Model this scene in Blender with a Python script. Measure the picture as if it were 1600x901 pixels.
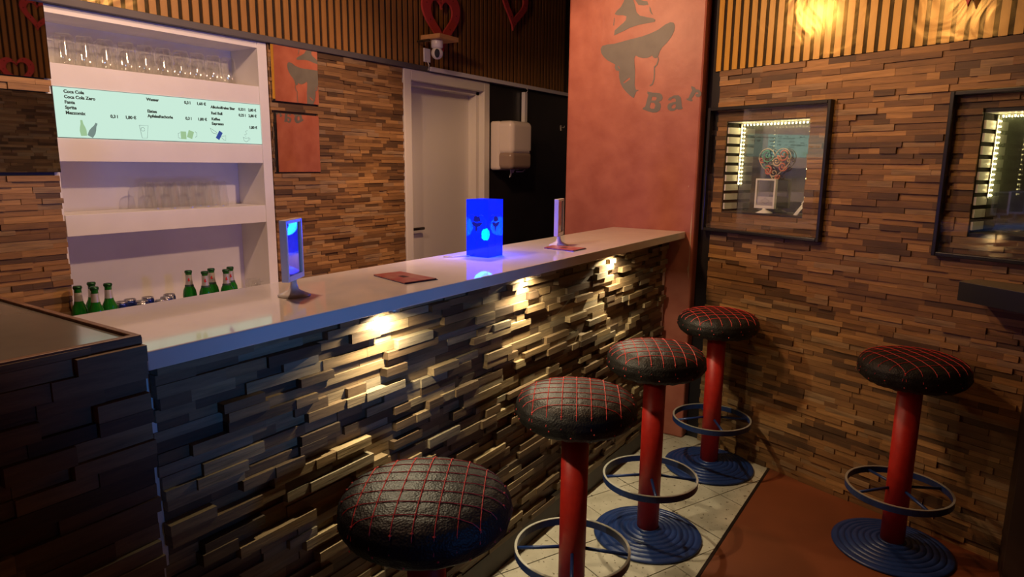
import bpy, bmesh, math, random
from mathutils import Vector, Matrix
from mathutils.geometry import tessellate_polygon
random.seed(7)
S = bpy.context.scene
for o in list(bpy.data.objects): bpy.data.objects.remove(o, do_unlink=True)
C = S.collection
PI = math.pi

# ---------------------------------------------------------------- camera, world, lights, exposure
RIGHT = Vector((0.5526, -0.8334, 0.0105)); DOWN = Vector((-0.1458, -0.1091, -0.9833)); FWD = Vector((0.8206, 0.5419, -0.1818))
CAM = Vector((0, 0, 1.58))
cd = bpy.data.cameras.new('camera'); cam = bpy.data.objects.new('camera', cd); C.objects.link(cam)
cd.sensor_width = 36; cd.lens = 1050 / 1600 * 36; cd.clip_start = 0.02; cd.clip_end = 60
RIGHT = DOWN.cross(FWD).normalized(); DOWN = FWD.cross(RIGHT).normalized()
m = Matrix((( RIGHT.x, -DOWN.x, -FWD.x), (RIGHT.y, -DOWN.y, -FWD.y), (RIGHT.z, -DOWN.z, -FWD.z))).to_4x4()
m.translation = CAM; cam.matrix_world = m; S.camera = cam
S.view_settings.view_transform = 'Standard'; S.view_settings.look = 'None'
S.cycles.transparent_max_bounces = 24; S.view_settings.exposure = 0.0; S.view_settings.gamma = 1.0; S.view_settings.use_curve_mapping = False
w = bpy.data.worlds.new('world'); S.world = w; w.use_nodes = True
w.node_tree.nodes['Background'].inputs[0].default_value = (1.0, 0.72, 0.5, 1); w.node_tree.nodes['Background'].inputs[1].default_value = 0.0

def lamp(kind, name, loc, energy, color, size=0.05, target=None, **kw):
    l = bpy.data.lights.new(name, kind); l.energy = energy; l.color = color
    if kind == 'AREA': l.shape = 'DISK'; l.size = size
    else: l.shadow_soft_size = size
    for k, v in kw.items(): setattr(l, k, v)
    o = bpy.data.objects.new(name, l); C.objects.link(o); o.location = loc
    if target is not None:
        o.rotation_euler = (Vector(target) - Vector(loc)).to_track_quat('-Z', 'Y').to_euler()
    return o
WARM = (1.0, 0.58, 0.30)
lamp('SPOT', 'ceiling_lamp_bar', (2.55, 1.85, 2.58), 62, WARM, 0.07, (3.4, 1.55, 1.15), spot_size=2.35, spot_blend=0.35)
lamp('POINT', 'ceiling_lamp_service', (1.25, 1.95, 2.72), 48, (1.0, 0.60, 0.36), 0.06)
lamp('SPOT', 'ceiling_lamp_shelf', (2.45, 0.72, 2.8), 115, (1.0, 0.62, 0.38), 0.05, (1.9, 3.0, 1.5), spot_size=1.25, spot_blend=0.6)
lamp('SPOT', 'ceiling_lamp_mirror', (2.5, 0.55, 2.78), 34, (1.0, 0.56, 0.22), 0.06, (3.55, 0.45, 1.75), spot_size=1.25, spot_blend=1.0)
lamp('SPOT', 'cool_lamp_room', (0.9, -0.72, 1.05), 48, (0.07, 0.32, 1.0), 0.1, (1.3, 1.3, 1.42), spot_size=0.95, spot_blend=1.0)

# ---------------------------------------------------------------- materials
def mat(name, col=(0.5, 0.5, 0.5), rough=0.5, metal=0.0, **kw):
    m = bpy.data.materials.new(name); m.use_nodes = True
    b = m.node_tree.nodes['Principled BSDF']
    b.inputs['Base Color'].default_value = (*col, 1); b.inputs['Roughness'].default_value = rough; b.inputs['Metallic'].default_value = metal
    for k, v in kw.items(): b.inputs[k].default_value = v
    return m
def nodes(m): return m.node_tree.nodes, m.node_tree.links, m.node_tree.nodes['Principled BSDF']
def noise_color(m, c1, c2, scale, stretch=(1, 1, 1), detail=4, bump=0.0, lo=0.3, hi=0.7, bscale=None):
    N, L, b = nodes(m)
    tc = N.new('ShaderNodeTexCoord'); mp = N.new('ShaderNodeMapping'); mp.inputs['Scale'].default_value = stretch
    n = N.new('ShaderNodeTexNoise'); n.inputs['Scale'].default_value = scale; n.inputs['Detail'].default_value = detail
    r = N.new('ShaderNodeValToRGB'); r.color_ramp.elements[0].position = lo; r.color_ramp.elements[1].position = hi
    r.color_ramp.elements[0].color = (*c1, 1); r.color_ramp.elements[1].color = (*c2, 1)
    L.new(tc.outputs['Object'], mp.inputs[0]); L.new(mp.outputs[0], n.inputs['Vector']); L.new(n.outputs['Fac'], r.inputs[0]); L.new(r.outputs[0], b.inputs['Base Color'])
    if bump:
        n2 = n
        if bscale:
            n2 = N.new('ShaderNodeTexNoise'); n2.inputs['Scale'].default_value = bscale; n2.inputs['Detail'].default_value = 3; L.new(mp.outputs[0], n2.inputs['Vector'])
        bp = N.new('ShaderNodeBump'); bp.inputs['Strength'].default_value = bump; bp.inputs['Distance'].default_value = 0.01
        L.new(n2.outputs['Fac'], bp.inputs['Height']); L.new(bp.outputs[0], b.inputs['Normal'])
    return m
def wood_mat(name, stops, rough=0.6):
    """reclaimed wood: a plank's own tint (mesh attribute) picks the tone, stretched noise gives the grain"""
    m = mat(name, rough=rough); N, L, b = nodes(m)
    at = N.new('ShaderNodeAttribute'); at.attribute_name = 'tint'
    r = N.new('ShaderNodeValToRGB'); el = r.color_ramp.elements
    while len(el) < len(stops): el.new(0.5)
    for e, (p, c) in zip(el, stops): e.position = p; e.color = (*c, 1)
    L.new(at.outputs['Fac'], r.inputs[0])
    tc = N.new('ShaderNodeTexCoord'); mp = N.new('ShaderNodeMapping'); mp.inputs['Scale'].default_value = (6, 30, 70)
    sc = N.new('ShaderNodeVectorMath'); sc.operation = 'SCALE'; sc.inputs[0].default_value = (17, 31, 53); L.new(at.outputs['Fac'], sc.inputs['Scale'])
    ad = N.new('ShaderNodeVectorMath'); L.new(tc.outputs['Object'], mp.inputs[0]); L.new(mp.outputs[0], ad.inputs[0]); L.new(sc.outputs[0], ad.inputs[1])
    n = N.new('ShaderNodeTexNoise'); n.inputs['Scale'].default_value = 1.0; n.inputs['Detail'].default_value = 5; n.inputs['Roughness'].default_value = 0.65
    L.new(ad.outputs[0], n.inputs['Vector'])
    rr = N.new('ShaderNodeMapRange'); rr.inputs[1].default_value = 0.25; rr.inputs[2].default_value = 0.75; rr.inputs[3].default_value = 0.55; rr.inputs[4].default_value = 1.35
    L.new(n.outputs['Fac'], rr.inputs[0])
    mx = N.new('ShaderNodeVectorMath'); mx.operation = 'SCALE'; L.new(r.outputs[0], mx.inputs[0]); L.new(rr.outputs[0], mx.inputs['Scale']); L.new(mx.outputs[0], b.inputs['Base Color'])
    bp = N.new('ShaderNodeBump'); bp.inputs['Strength'].default_value = 0.35; bp.inputs['Distance'].default_value = 0.004; L.new(n.outputs['Fac'], bp.inputs['Height']); L.new(bp.outputs[0], b.inputs['Normal'])
    return m
TEAK = [(0.0, (0.085, 0.043, 0.018)), (0.2, (0.155, 0.074, 0.027)), (0.45, (0.215, 0.104, 0.035)), (0.7, (0.28, 0.140, 0.047)), (0.9, (0.37, 0.195, 0.068)), (1.0, (0.27, 0.165, 0.08))]
GREYT = [(0.0, (0.06, 0.036, 0.019)), (0.25, (0.115, 0.070, 0.035)), (0.5, (0.17, 0.106, 0.050)), (0.7, (0.22, 0.143, 0.066)), (0.85, (0.20, 0.165, 0.110)), (1.0, (0.28, 0.20, 0.10))]
m_teak = wood_mat('teak_cladding', TEAK)
m_teak_bar = wood_mat('grey_teak_cladding', GREYT)
m_white = noise_color(mat('white_laminate', rough=0.45), (0.74, 0.71, 0.69), (0.80, 0.77, 0.75), 6)
m_top = noise_color(mat('worktop_laminate', rough=0.05), (0.72, 0.68, 0.64), (0.78, 0.74, 0.70), 9)
m_door = noise_color(mat('door_paint', rough=0.45), (0.66, 0.62, 0.55), (0.72, 0.68, 0.61), 2, (1, 1, 0.2))
m_red = noise_color(mat('red_plaster', rough=0.48), (0.335, 0.092, 0.060), (0.43, 0.14, 0.094), 9, detail=8, bump=0.12, bscale=25)
m_logo = noise_color(mat('grey_stencil_paint', rough=0.55), (0.125, 0.115, 0.108), (0.155, 0.143, 0.134), 12)
m_black = noise_color(mat('black_wall_paint', rough=0.35), (0.012, 0.011, 0.013), (0.022, 0.019, 0.021), 4)
m_trim = noise_color(mat('dark_grey_trim', rough=0.55), (0.075, 0.065, 0.068), (0.095, 0.083, 0.085), 9)
m_slat = noise_color(mat('golden_slat_wood', rough=0.38), (0.40, 0.215, 0.03), (0.54, 0.31, 0.05), 7, (4, 4, 0.6), detail=5)
m_slatd = noise_color(mat('oak_slat_wood', rough=0.45), (0.27, 0.135, 0.045), (0.38, 0.20, 0.07), 7, (4, 4, 0.6), detail=5)
m_felt = noise_color(mat('black_felt', rough=0.95), (0.010, 0.007, 0.006), (0.02, 0.014, 0.012), 90)
m_ceil = noise_color(mat('dark_ceiling_paint', rough=0.8), (0.05, 0.03, 0.02), (0.07, 0.045, 0.03), 3)
m_orange = noise_color(mat('red_brown_floor_paint', rough=0.55), (0.15, 0.036, 0.010), (0.20, 0.05, 0.014), 3, detail=7)
m_grout = noise_color(mat('dark_grout', rough=0.9), (0.02, 0.017, 0.013), (0.035, 0.03, 0.022), 30)
def tile_mat():
    m = mat('travertine_tile', rough=0.5); N, L, b = nodes(m)
    tc = N.new('ShaderNodeTexCoord'); oi = N.new('ShaderNodeObjectInfo'); ad = N.new('ShaderNodeVectorMath')
    L.new(tc.outputs['Object'], ad.inputs[0]); L.new(oi.outputs['Location'], ad.inputs[1])
    n = N.new('ShaderNodeTexNoise'); n.inputs['Scale'].default_value = 9; n.inputs['Detail'].default_value = 6; L.new(ad.outputs[0], n.inputs['Vector'])
    r = N.new('ShaderNodeValToRGB'); r.color_ramp.elements[0].position = .3; r.color_ramp.elements[1].position = .7
    r.color_ramp.elements[0].color = (0.40, 0.35, 0.26, 1); r.color_ramp.elements[1].color = (0.58, 0.52, 0.41, 1); L.new(n.outputs['Fac'], r.inputs[0])
    n2 = N.new('ShaderNodeTexNoise'); n2.inputs['Scale'].default_value = 55; n2.inputs['Detail'].default_value = 2; L.new(ad.outputs[0], n2.inputs['Vector'])
    r2 = N.new('ShaderNodeValToRGB'); r2.color_ramp.elements[0].position = .30; r2.color_ramp.elements[1].position = .36
    r2.color_ramp.elements[0].color = (0.25, 0.21, 0.15, 1); r2.color_ramp.elements[1].color = (1, 1, 1, 1); L.new(n2.outputs['Fac'], r2.inputs[0])
    mx = N.new('ShaderNodeMix'); mx.data_type = 'RGBA'; mx.blend_type = 'MULTIPLY'; mx.inputs[0].default_value = 1
    L.new(r.outputs[0], mx.inputs[6]); L.new(r2.outputs[0], mx.inputs[7]); L.new(mx.outputs[2], b.inputs['Base Color'])
    return m
m_tile = tile_mat()
m_mirror = mat('mirror_glass', (0.86, 0.86, 0.87), 0.015, 1.0)
m_blackframe = mat('black_lacquer', (0.012, 0.011, 0.013), 0.3)
m_darkglass = mat('dark_glass_with_haze', (0.05, 0.058, 0.045), 0.03, 0.0, **{'Specular IOR Level': 1.0, 'IOR': 1.9})  # greenish haze over the niche back is put into the base colour
def pane_mat(name, tint=(1, 1, 1), f0=0.05, rough=0.01, bump=0.0, bs=8, gcol=(1, 1, 1)):
    """thin clear sheet: transparent, with a Schlick reflection that is the same from both sides"""
    m = bpy.data.materials.new(name); m.use_nodes = True; N, L = m.node_tree.nodes, m.node_tree.links; N.clear()
    out = N.new('ShaderNodeOutputMaterial'); mx = N.new('ShaderNodeMixShader'); t = N.new('ShaderNodeBsdfTransparent'); g = N.new('ShaderNodeBsdfGlossy'); f = N.new('ShaderNodeLayerWeight')
    f.inputs[0].default_value = 0.5; p = N.new('ShaderNodeMath'); p.operation = 'POWER'; p.inputs[1].default_value = 5; q = N.new('ShaderNodeMath'); q.operation = 'MULTIPLY_ADD'; q.inputs[1].default_value = 1 - f0; q.inputs[2].default_value = f0
    t.inputs[0].default_value = (*tint, 1); g.inputs['Roughness'].default_value = rough; g.inputs[0].default_value = (*gcol, 1)
    L.new(f.outputs['Facing'], p.inputs[0]); L.new(p.outputs[0], q.inputs[0]); L.new(q.outputs[0], mx.inputs[0]); L.new(t.outputs[0], mx.inputs[1]); L.new(g.outputs[0], mx.inputs[2]); L.new(mx.outputs[0], out.inputs[0])
    if bump:
        tc = N.new('ShaderNodeTexCoord'); n = N.new('ShaderNodeTexNoise'); n.inputs['Scale'].default_value = bs; n.inputs['Detail'].default_value = 2; n.inputs['Distortion'].default_value = 1.2
        bp = N.new('ShaderNodeBump'); bp.inputs['Strength'].default_value = bump; bp.inputs['Distance'].default_value = 0.02
        L.new(tc.outputs['Object'], n.inputs['Vector']); L.new(n.outputs['Fac'], bp.inputs['Height']); L.new(bp.outputs[0], g.inputs['Normal'])
    return m
m_pane = pane_mat('clear_pane', (0.98, 0.99, 0.98), 0.045)
m_foil = pane_mat('clear_foil', (1, 0.98, 0.93), 0.018, 0.18, 0.14, 6, (1, 0.72, 0.25))
m_tumbler = pane_mat('drinking_glass', (0.955, 0.96, 0.955), 0.10, 0.04)
m_green = mat('green_bottle_glass', (0.012, 0.20, 0.02), 0.06, 0.0, **{'Transmission Weight': 0.35, 'IOR': 1.5})
m_cap = mat('bottle_cap', (0.02, 0.09, 0.03), 0.3, 0.6)
m_foilneck = mat('silver_neck_foil', (0.62, 0.60, 0.58), 0.35, 0.5)
m_print = mat('red_print', (0.55, 0.03, 0.03), 0.5)
m_canblue = mat('blue_can', (0.02, 0.04, 0.22), 0.25, 0.6); m_cansil = mat('silver_can', (0.6, 0.6, 0.62), 0.25, 0.9)
m_plastic = mat('white_plastic', (0.72, 0.70, 0.72), 0.25)
m_disp = mat('cream_plastic', (0.70, 0.62, 0.55), 0.18); m_dispw = mat('smoked_window', (0.30, 0.22, 0.17), 0.12)
m_heart = noise_color(mat('red_painted_wood', rough=0.5), (0.48, 0.045, 0.045), (0.58, 0.07, 0.065), 6)
m_heartdot = mat('dark_hole', (0.06, 0.008, 0.01), 0.6)
m_board = noise_color(mat('pale_pine', rough=0.5), (0.48, 0.24, 0.09), (0.58, 0.32, 0.13), 5, (1, 8, 8))
m_stoolred = noise_color(mat('red_powder_coat', rough=0.45), (0.40, 0.012, 0.008), (0.47, 0.018, 0.010), 40, bump=0.05)
m_stoolblue = noise_color(mat('blue_lacquer', rough=0.38), (0.010, 0.028, 0.12), (0.014, 0.038, 0.16), 14)
m_ringedge = mat('pale_metal', (0.55, 0.52, 0.45), 0.4, 0.6)  # pale half-metal, also forms the top edge of the foot rings
def leather():
    m = mat('black_quilted_leather', (0.010, 0.008, 0.007), 0.55, 0.0, **{'Specular IOR Level': 0.28}); N, L, b = nodes(m)
    tc = N.new('ShaderNodeTexCoord'); v = N.new('ShaderNodeTexVoronoi'); v.inputs['Scale'].default_value = 190; n = N.new('ShaderNodeTexNoise'); n.inputs['Scale'].default_value = 16; n.inputs['Detail'].default_value = 3
    L.new(tc.outputs['Object'], v.inputs['Vector']); L.new(tc.outputs['Object'], n.inputs['Vector'])
    b1 = N.new('ShaderNodeBump'); b1.inputs['Strength'].default_value = .6; b1.inputs['Distance'].default_value = .002; b2 = N.new('ShaderNodeBump'); b2.inputs['Strength'].default_value = .5; b2.inputs['Distance'].default_value = .012
    L.new(v.outputs['Distance'], b1.inputs['Height']); L.new(n.outputs['Fac'], b2.inputs['Height']); L.new(b1.outputs[0], b2.inputs['Normal']); L.new(b2.outputs[0], b.inputs['Normal'])
    return m
m_leather = leather(); m_stitch = mat('red_thread', (0.50, 0.028, 0.022), 0.6)
m_darkwood = noise_color(mat('dark_brown_wood', rough=0.5), (0.022, 0.011, 0.007), (0.04, 0.02, 0.012), 4, (3, 3, 0.5))
m_edge = noise_color(mat('oiled_edge_wood', rough=0.5), (0.16, 0.065, 0.025), (0.25, 0.11, 0.045), 8, (1, 6, 6))
m_boxtop = noise_color(mat('dark_gloss_top', rough=0.13), (0.20, 0.185, 0.16), (0.25, 0.23, 0.20), 6)
m_steel = mat('dark_handle_metal', (0.06, 0.045, 0.04), 0.35, 0.8)
m_ink = mat('dark_green_ink', (0.015, 0.05, 0.045), 0.6)
def emit(name, col, st):
    m = bpy.data.materials.new(name); m.use_nodes = True; N, L = m.node_tree.nodes, m.node_tree.links; N.clear()
    out = N.new('ShaderNodeOutputMaterial'); e = N.new('ShaderNodeEmission'); e.inputs[0].default_value = (*col, 1); e.inputs[1].default_value = st; L.new(e.outputs[0], out.inputs[0]); return m
m_menu = emit('backlit_menu_panel', (0.64, 0.90, 0.75), 0.92)
m_led = emit('warm_led', (1.0, 0.80, 0.33), 55)
m_puck = emit('spot_lens', (1.0, 0.78, 0.42), 3)
m_cyan = emit('cyan_led', (0.0, 0.9, 0.95), 9)
def acrylic_blue():
    m = bpy.data.materials.new('glowing_blue_acrylic'); m.use_nodes = True; N, L = m.node_tree.nodes, m.node_tree.links; N.clear()
    out = N.new('ShaderNodeOutputMaterial'); e = N.new('ShaderNodeEmission'); e.inputs[0].default_value = (0.003, 0.010, 1.0, 1); e.inputs[1].default_value = 2.2
    t = N.new('ShaderNodeBsdfTransparent'); t.inputs[0].default_value = (0.3, 0.9, 1, 1); mx = N.new('ShaderNodeMixShader'); mx.inputs[0].default_value = 0.55
    g = N.new('ShaderNodeBsdfGlossy'); g.inputs['Roughness'].default_value = 0.08; m2 = N.new('ShaderNodeMixShader'); m2.inputs[0].default_value = 0.04
    L.new(t.outputs[0], mx.inputs[1]); L.new(e.outputs[0], mx.inputs[2]); L.new(mx.outputs[0], m2.inputs[1]); L.new(g.outputs[0], m2.inputs[2]); L.new(m2.outputs[0], out.inputs[0]); return m
m_blue = acrylic_blue(); m_blueline = mat('etched_dark_blue', (0.01, 0.01, 0.12), 0.4, **{'Emission Color': (0.0, 0.005, 0.30, 1), 'Emission Strength': 0.7})

# ---------------------------------------------------------------- helpers
def link(name, me, mt, parent=None, loc=None, rot=None, smooth=False):
    o = bpy.data.objects.new(name, me); C.objects.link(o)
    if mt is not None and not me.materials: me.materials.append(mt)
    if parent: o.parent = parent
    if loc is not None: o.location = loc
    if rot is not None: o.rotation_euler = rot
    if smooth:
        for p in me.polygons: p.use_smooth = True
    return o
def py(name, v, f, mt, parent=None, loc=None, rot=None, smooth=False):
    me = bpy.data.meshes.new(name); me.from_pydata([tuple(p) for p in v], [], f); me.update()
    return link(name, me, mt, parent, loc, rot, smooth)
def from_bm(name, bm, mt, parent=None, loc=None, rot=None, smooth=False):
    bmesh.ops.recalc_face_normals(bm, faces=bm.faces)
    me = bpy.data.meshes.new(name); bm.to_mesh(me); bm.free(); return link(name, me, mt, parent, loc, rot, smooth)
def bm_box(bm, x0, x1, y0, y1, z0, z1, bev=0.0):
    r = bmesh.ops.create_cube(bm, size=1.0); vs = r['verts']
    for v in vs: v.co = Vector((x0 + (v.co.x + .5) * (x1 - x0), y0 + (v.co.y + .5) * (y1 - y0), z0 + (v.co.z + .5) * (z1 - z0)))
    if bev: bmesh.ops.bevel(bm, geom=list({e for v in vs for e in v.link_edges}), offset=bev, segments=2, affect='EDGES', profile=0.5)
def box(name, b, mt, parent=None, bev=0.0, loc=None, rot=None):
    bm = bmesh.new(); bm_box(bm, *b, bev=bev); return from_bm(name, bm, mt, parent, loc, rot)
def boxes(name, bs, mt, parent=None, bev=0.0, loc=None, rot=None):
    bm = bmesh.new()
    for b in bs: bm_box(bm, *b, bev=bev)
    return from_bm(name, bm, mt, parent, loc, rot)
def lathe_data(prof, n=28, wob=None):
    v, f = [], []
    for i, (r, z) in enumerate(prof):
        for k in range(n):
            a = 2 * PI * k / n; rr = r * (wob(i, a) if wob else 1); v.append((rr * math.cos(a), rr * math.sin(a), z))
    for i in range(len(prof) - 1):
        for k in range(n): f.append((i * n + k, i * n + (k + 1) % n, (i + 1) * n + (k + 1) % n, (i + 1) * n + k))
    if prof[0][0] > 1e-6: f.append(tuple(range(n))[::-1])
    if prof[-1][0] > 1e-6: f.append(tuple(range((len(prof) - 1) * n, len(prof) * n)))
    return v, f
def lathe(name, prof, mt, parent=None, loc=None, n=28, wob=None, smooth=True, rot=None, closed=True):
    v, f = lathe_data(prof, n, wob)
    if not closed: f = [q for q in f if len(q) == 4]
    return py(name, v, f, mt, parent, loc, rot, smooth)
def tube_data(pts, r, n=6, closed=False, v=None, f=None):
    v = [] if v is None else v; f = [] if f is None else f; P = [Vector(p) for p in pts]; m = len(P); b0 = len(v)
    for i, p in enumerate(P):
        t = (P[(i + 1) % m] - P[i - 1]) if closed else (P[min(i + 1, m - 1)] - P[max(i - 1, 0)])
        t.normalize(); u = t.cross(Vector((0, 0, 1)))
        if u.length < 1e-3: u = t.cross(Vector((1, 0, 0)))
        u.normalize(); q = t.cross(u)
        for k in range(n): a = 2 * PI * k / n; v.append(tuple(p + u * r * math.cos(a) + q * r * math.sin(a)))
    for i in range(m if closed else m - 1):
        j = (i + 1) % m
        for k in range(n): f.append((b0 + i * n + k, b0 + i * n + (k + 1) % n, b0 + j * n + (k + 1) % n, b0 + j * n + k))
    if not closed: f.append(tuple(b0 + k for k in range(n))[::-1]); f.append(tuple(b0 + (m - 1) * n + k for k in range(n)))
    return v, f
def tube(name, pts, r, mt, parent=None, n=6, closed=False, loc=None, rot=None):
    v, f = tube_data(pts, r, n, closed); return py(name, v, f, mt, parent, loc, rot, True)
def prism_data(polys, to3, thick):
    """polys: outline then holes (2-D); to3(a, b, t) -> point at depth t"""
    flat = [p for q in polys for p in q]; n = len(flat)
    tri = tessellate_polygon([[Vector((p[0], p[1], 0)) for p in q] for q in polys])
    v = [to3(p[0], p[1], 0) for p in flat] + [to3(p[0], p[1], thick) for p in flat]
    f = [tuple(t) for t in tri] + [tuple(i + n for i in t)[::-1] for t in tri]; b = 0
    for q in polys:
        k = len(q)
        for i in range(k): j = (i + 1) % k; f.append((b + i, b + j, b + j + n, b + i + n))
        b += k
    return v, f
def prism(name, polys, to3, thick, mt, parent=None, loc=None, rot=None):
    v, f = prism_data(polys, to3, thick)
    bm = bmesh.new(); me = bpy.data.meshes.new(name); me.from_pydata([tuple(p) for p in v], [], f); bm.from_mesh(me); bpy.data.meshes.remove(me)
    return from_bm(name, bm, mt, parent, loc, rot)
def tag(o, label=None, cat=None, group=None, kind=None):
    if label: o['label'] = label
    if cat: o['category'] = cat
    if group: o['group'] = group
    if kind: o['kind'] = kind
    return o
def thing(name, label, cat, loc=(0, 0, 0), rz=0, group=None):
    o = bpy.data.objects.new(name, None); C.objects.link(o); o.empty_display_size = 0.05; o.location = loc; o.rotation_euler = (0, 0, rz)
    return tag(o, label, cat, group)
def copy_tree(o, parent=None):
    c = o.copy(); C.objects.link(c)
    if parent: c.parent = parent
    for ch in list(o.children): copy_tree(ch, c)
    return c
def text(name, s, size, loc, mt, parent, rot=(PI / 2, 0, 0), ext=0.0006, bold=0.0):
    cu = bpy.data.curves.new(name, 'FONT'); cu.body = s; cu.size = size; cu.extrude = ext; cu.offset = bold; cu.resolution_u = 3
    t = bpy.data.objects.new(name + '_tmp', cu); C.objects.link(t)
    me = bpy.data.meshes.new_from_object(t.evaluated_get(bpy.context.evaluated_depsgraph_get())); bpy.data.objects.remove(t); bpy.data.curves.remove(cu)
    return link(name, me, mt, parent, loc, rot)

# ---------------------------------------------------------------- wood cladding: single planks as parts, the rest as one joined part
VARL = [0.05, 0.07, 0.09, 0.11, 0.13, 0.16, 0.19, 0.23]
def plank_mesh(L, h, tint, mt):
    v = [(x, y, z) for x in (0.0004, L - 0.0004) for y in (0, 0.03) for z in (0.0004, h - 0.0004)]
    f = [(0, 1, 5, 4), (2, 6, 7, 3), (0, 2, 3, 1), (4, 5, 7, 6), (1, 3, 7, 5), (0, 4, 6, 2)]
    me = bpy.data.meshes.new('plank'); me.from_pydata(v, [], f); me.update()
    a = me.attributes.new('tint', 'FLOAT', 'POINT'); a.data.foreach_set('value', [tint] * 8); me.materials.append(mt); return me
CACHE = {}
def cladding(parent, x0, x1, z0, z1, holes, mt, prot=(0.002, 0.012), lens=(0, 8), limit=300, jag=0.0, hrow=(0.021, 0.031), seed=1, see=None, deep=0.0):
    rnd = random.Random(seed); mw = parent.matrix_world.copy(); items = []; z = z0
    while z < z1 - 0.008:
        h = min(rnd.uniform(*hrow), z1 - z)
        if z1 - z - h < 0.012: h = z1 - z
        zc = z + h / 2; segs = [(x0 + rnd.uniform(0, jag), x1 - rnd.uniform(0, jag))]
        for hx0, hx1, hz0, hz1 in holes:
            if z + h > hz0 + 0.004 and z < hz1 - 0.004:
                ns = []
                for a, b in segs:
                    if hx1 <= a or hx0 >= b: ns.append((a, b)); continue
                    if a < hx0: ns.append((a, hx0))
                    if b > hx1: ns.append((hx1, b))
                segs = ns
        for a, b in segs:
            x = a
            while x < b - 0.003:
                i = rnd.randrange(*lens); L = VARL[i]
                if b - x - L < 0.045: L = b - x
                L = min(L, b - x); i = min(range(8), key=lambda q: abs(VARL[q] - L))
                t = rnd.choice((0, 1, 2, 3, 4, 5, 6, 7)); p = rnd.uniform(*prot)
                if deep and rnd.random() < deep: p = prot[0]
                items.append((x, L, z, h, p, i, t)); x += L
        z += h
    def score(it):
        P = mw @ Vector((it[0] + it[1] / 2, 0, it[2] + it[3] / 2)); d = P - CAM; c = d.dot(FWD)
        if c < 0.1: return 0
        u = 800 + 1050 * d.dot(RIGHT) / c; v = 450 + 1050 * d.dot(DOWN) / c
        if not (0 <= u <= 1600 and 0 <= v <= 901): return 0
        if see and not see(u, v): return 0
        n = mw.to_3x3() @ Vector((0, -1, 0)); return it[1] * it[3] * abs(n.dot(d.normalized())) / d.length_squared
    order = sorted(items, key=lambda it: -score(it)); single = [it for it in order[:limit] if score(it) > 0]; ids = set(map(id, single)); rest = [it for it in items if id(it) not in ids]
    tints = [0.04, 0.2, 0.36, 0.5, 0.62, 0.74, 0.88, 0.99]
    for x, L, z, h, p, i, t in single:
        k = (mt.name, i, t)
        if k not in CACHE: CACHE[k] = plank_mesh(VARL[i], 0.026, tints[t], mt)
        o = bpy.data.objects.new('plank', CACHE[k]); C.objects.link(o); o.parent = parent; o.location = (x, -p, z); o.scale = (L / VARL[i], 1, h / 0.026)
    if rest:
        v, f, ti = [], [], []
        for x, L, z, h, p, i, t in rest:
            b = len(v); v += [(xx, yy, zz) for xx in (x + .0004, x + L - .0004) for yy in (-p, 0.03 - p) for zz in (z + .0004, z + h - .0004)]
            f += [tuple(b + q for q in fc) for fc in ((0, 1, 5, 4), (2, 6, 7, 3), (0, 2, 3, 1), (4, 5, 7, 6), (1, 3, 7, 5), (0, 4, 6, 2))]; ti += [tints[t]] * 8
        o = py('plank_cladding', v, f, mt, parent); a = o.data.attributes.new('tint', 'FLOAT', 'POINT'); a.data.foreach_set('value', ti); o['kind'] = 'stuff'
def slats(parent, x0, x1, z0, z1, mt, pitch=0.05, wid=0.031, foil=True, limit=300):
    v = [(x, y, z) for x in (0, wid) for y in (-0.007, 0.0) for z in (z0, z1)]
    f = [(0, 1, 5, 4), (2, 6, 7, 3), (0, 2, 3, 1), (4, 5, 7, 6), (1, 3, 7, 5), (0, 4, 6, 2)]
    me = bpy.data.meshes.new('slat'); me.from_pydata(v, [], f); me.materials.append(mt)
    x = x0
    while x < x1 - wid:
        o = bpy.data.objects.new('slat', me); C.objects.link(o); o.parent = parent; o.location = (x, -0.004, 0); x += pitch
    box('felt_backing', (x0 - .01, x1 + .01, -0.006, 0.01, z0, z1), m_felt, parent)
    if foil: box('clear_foil', (x0 - .01, x1 + .01, -0.0165, -0.0155, z0 + .002, z1), m_foil, parent)
def wall_root(name, loc, rz, bs, mt, label):
    bm = bmesh.new()
    for b in bs: bm_box(bm, *b)
    o = from_bm(name, bm, mt, None, loc, (0, 0, rz)); tag(o, label, None, None, 'structure'); bpy.context.view_layer.update(); return o

# ---------------------------------------------------------------- the setting
TOPZ = 3.05
YT = 0.69                                                             # border between stone tiles and painted floor
fl = box('floor', (-2.0, 5.7, -1.4, 3.3, -0.12, -0.006), m_grout); tag(fl, 'bar room floor of pale stone tiles beside red-brown paint', None, None, 'structure')
box('painted_floor', (-2.0, 4.2, -1.4, YT, -0.02, 0.0), m_orange, fl)
box('border_strip', (-2.0, 3.72, YT, YT + 0.012, -0.02, 0.002), m_steel, fl)
ca, sa = math.cos(math.radians(-24.4)), math.sin(math.radians(-24.4)); TS = 0.313; tc_ = {}
def clip(poly, lim, axis, keep_above):
    out = []
    for i in range(len(poly)):
        a, b = poly[i - 1], poly[i]; ia = (a[axis] >= lim) == keep_above; ib = (b[axis] >= lim) == keep_above
        if ia != ib: t = (lim - a[axis]) / (b[axis] - a[axis]); out.append((a[0] + t * (b[0] - a[0]), a[1] + t * (b[1] - a[1])))
        if ib: out.append(b)
    return out
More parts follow.
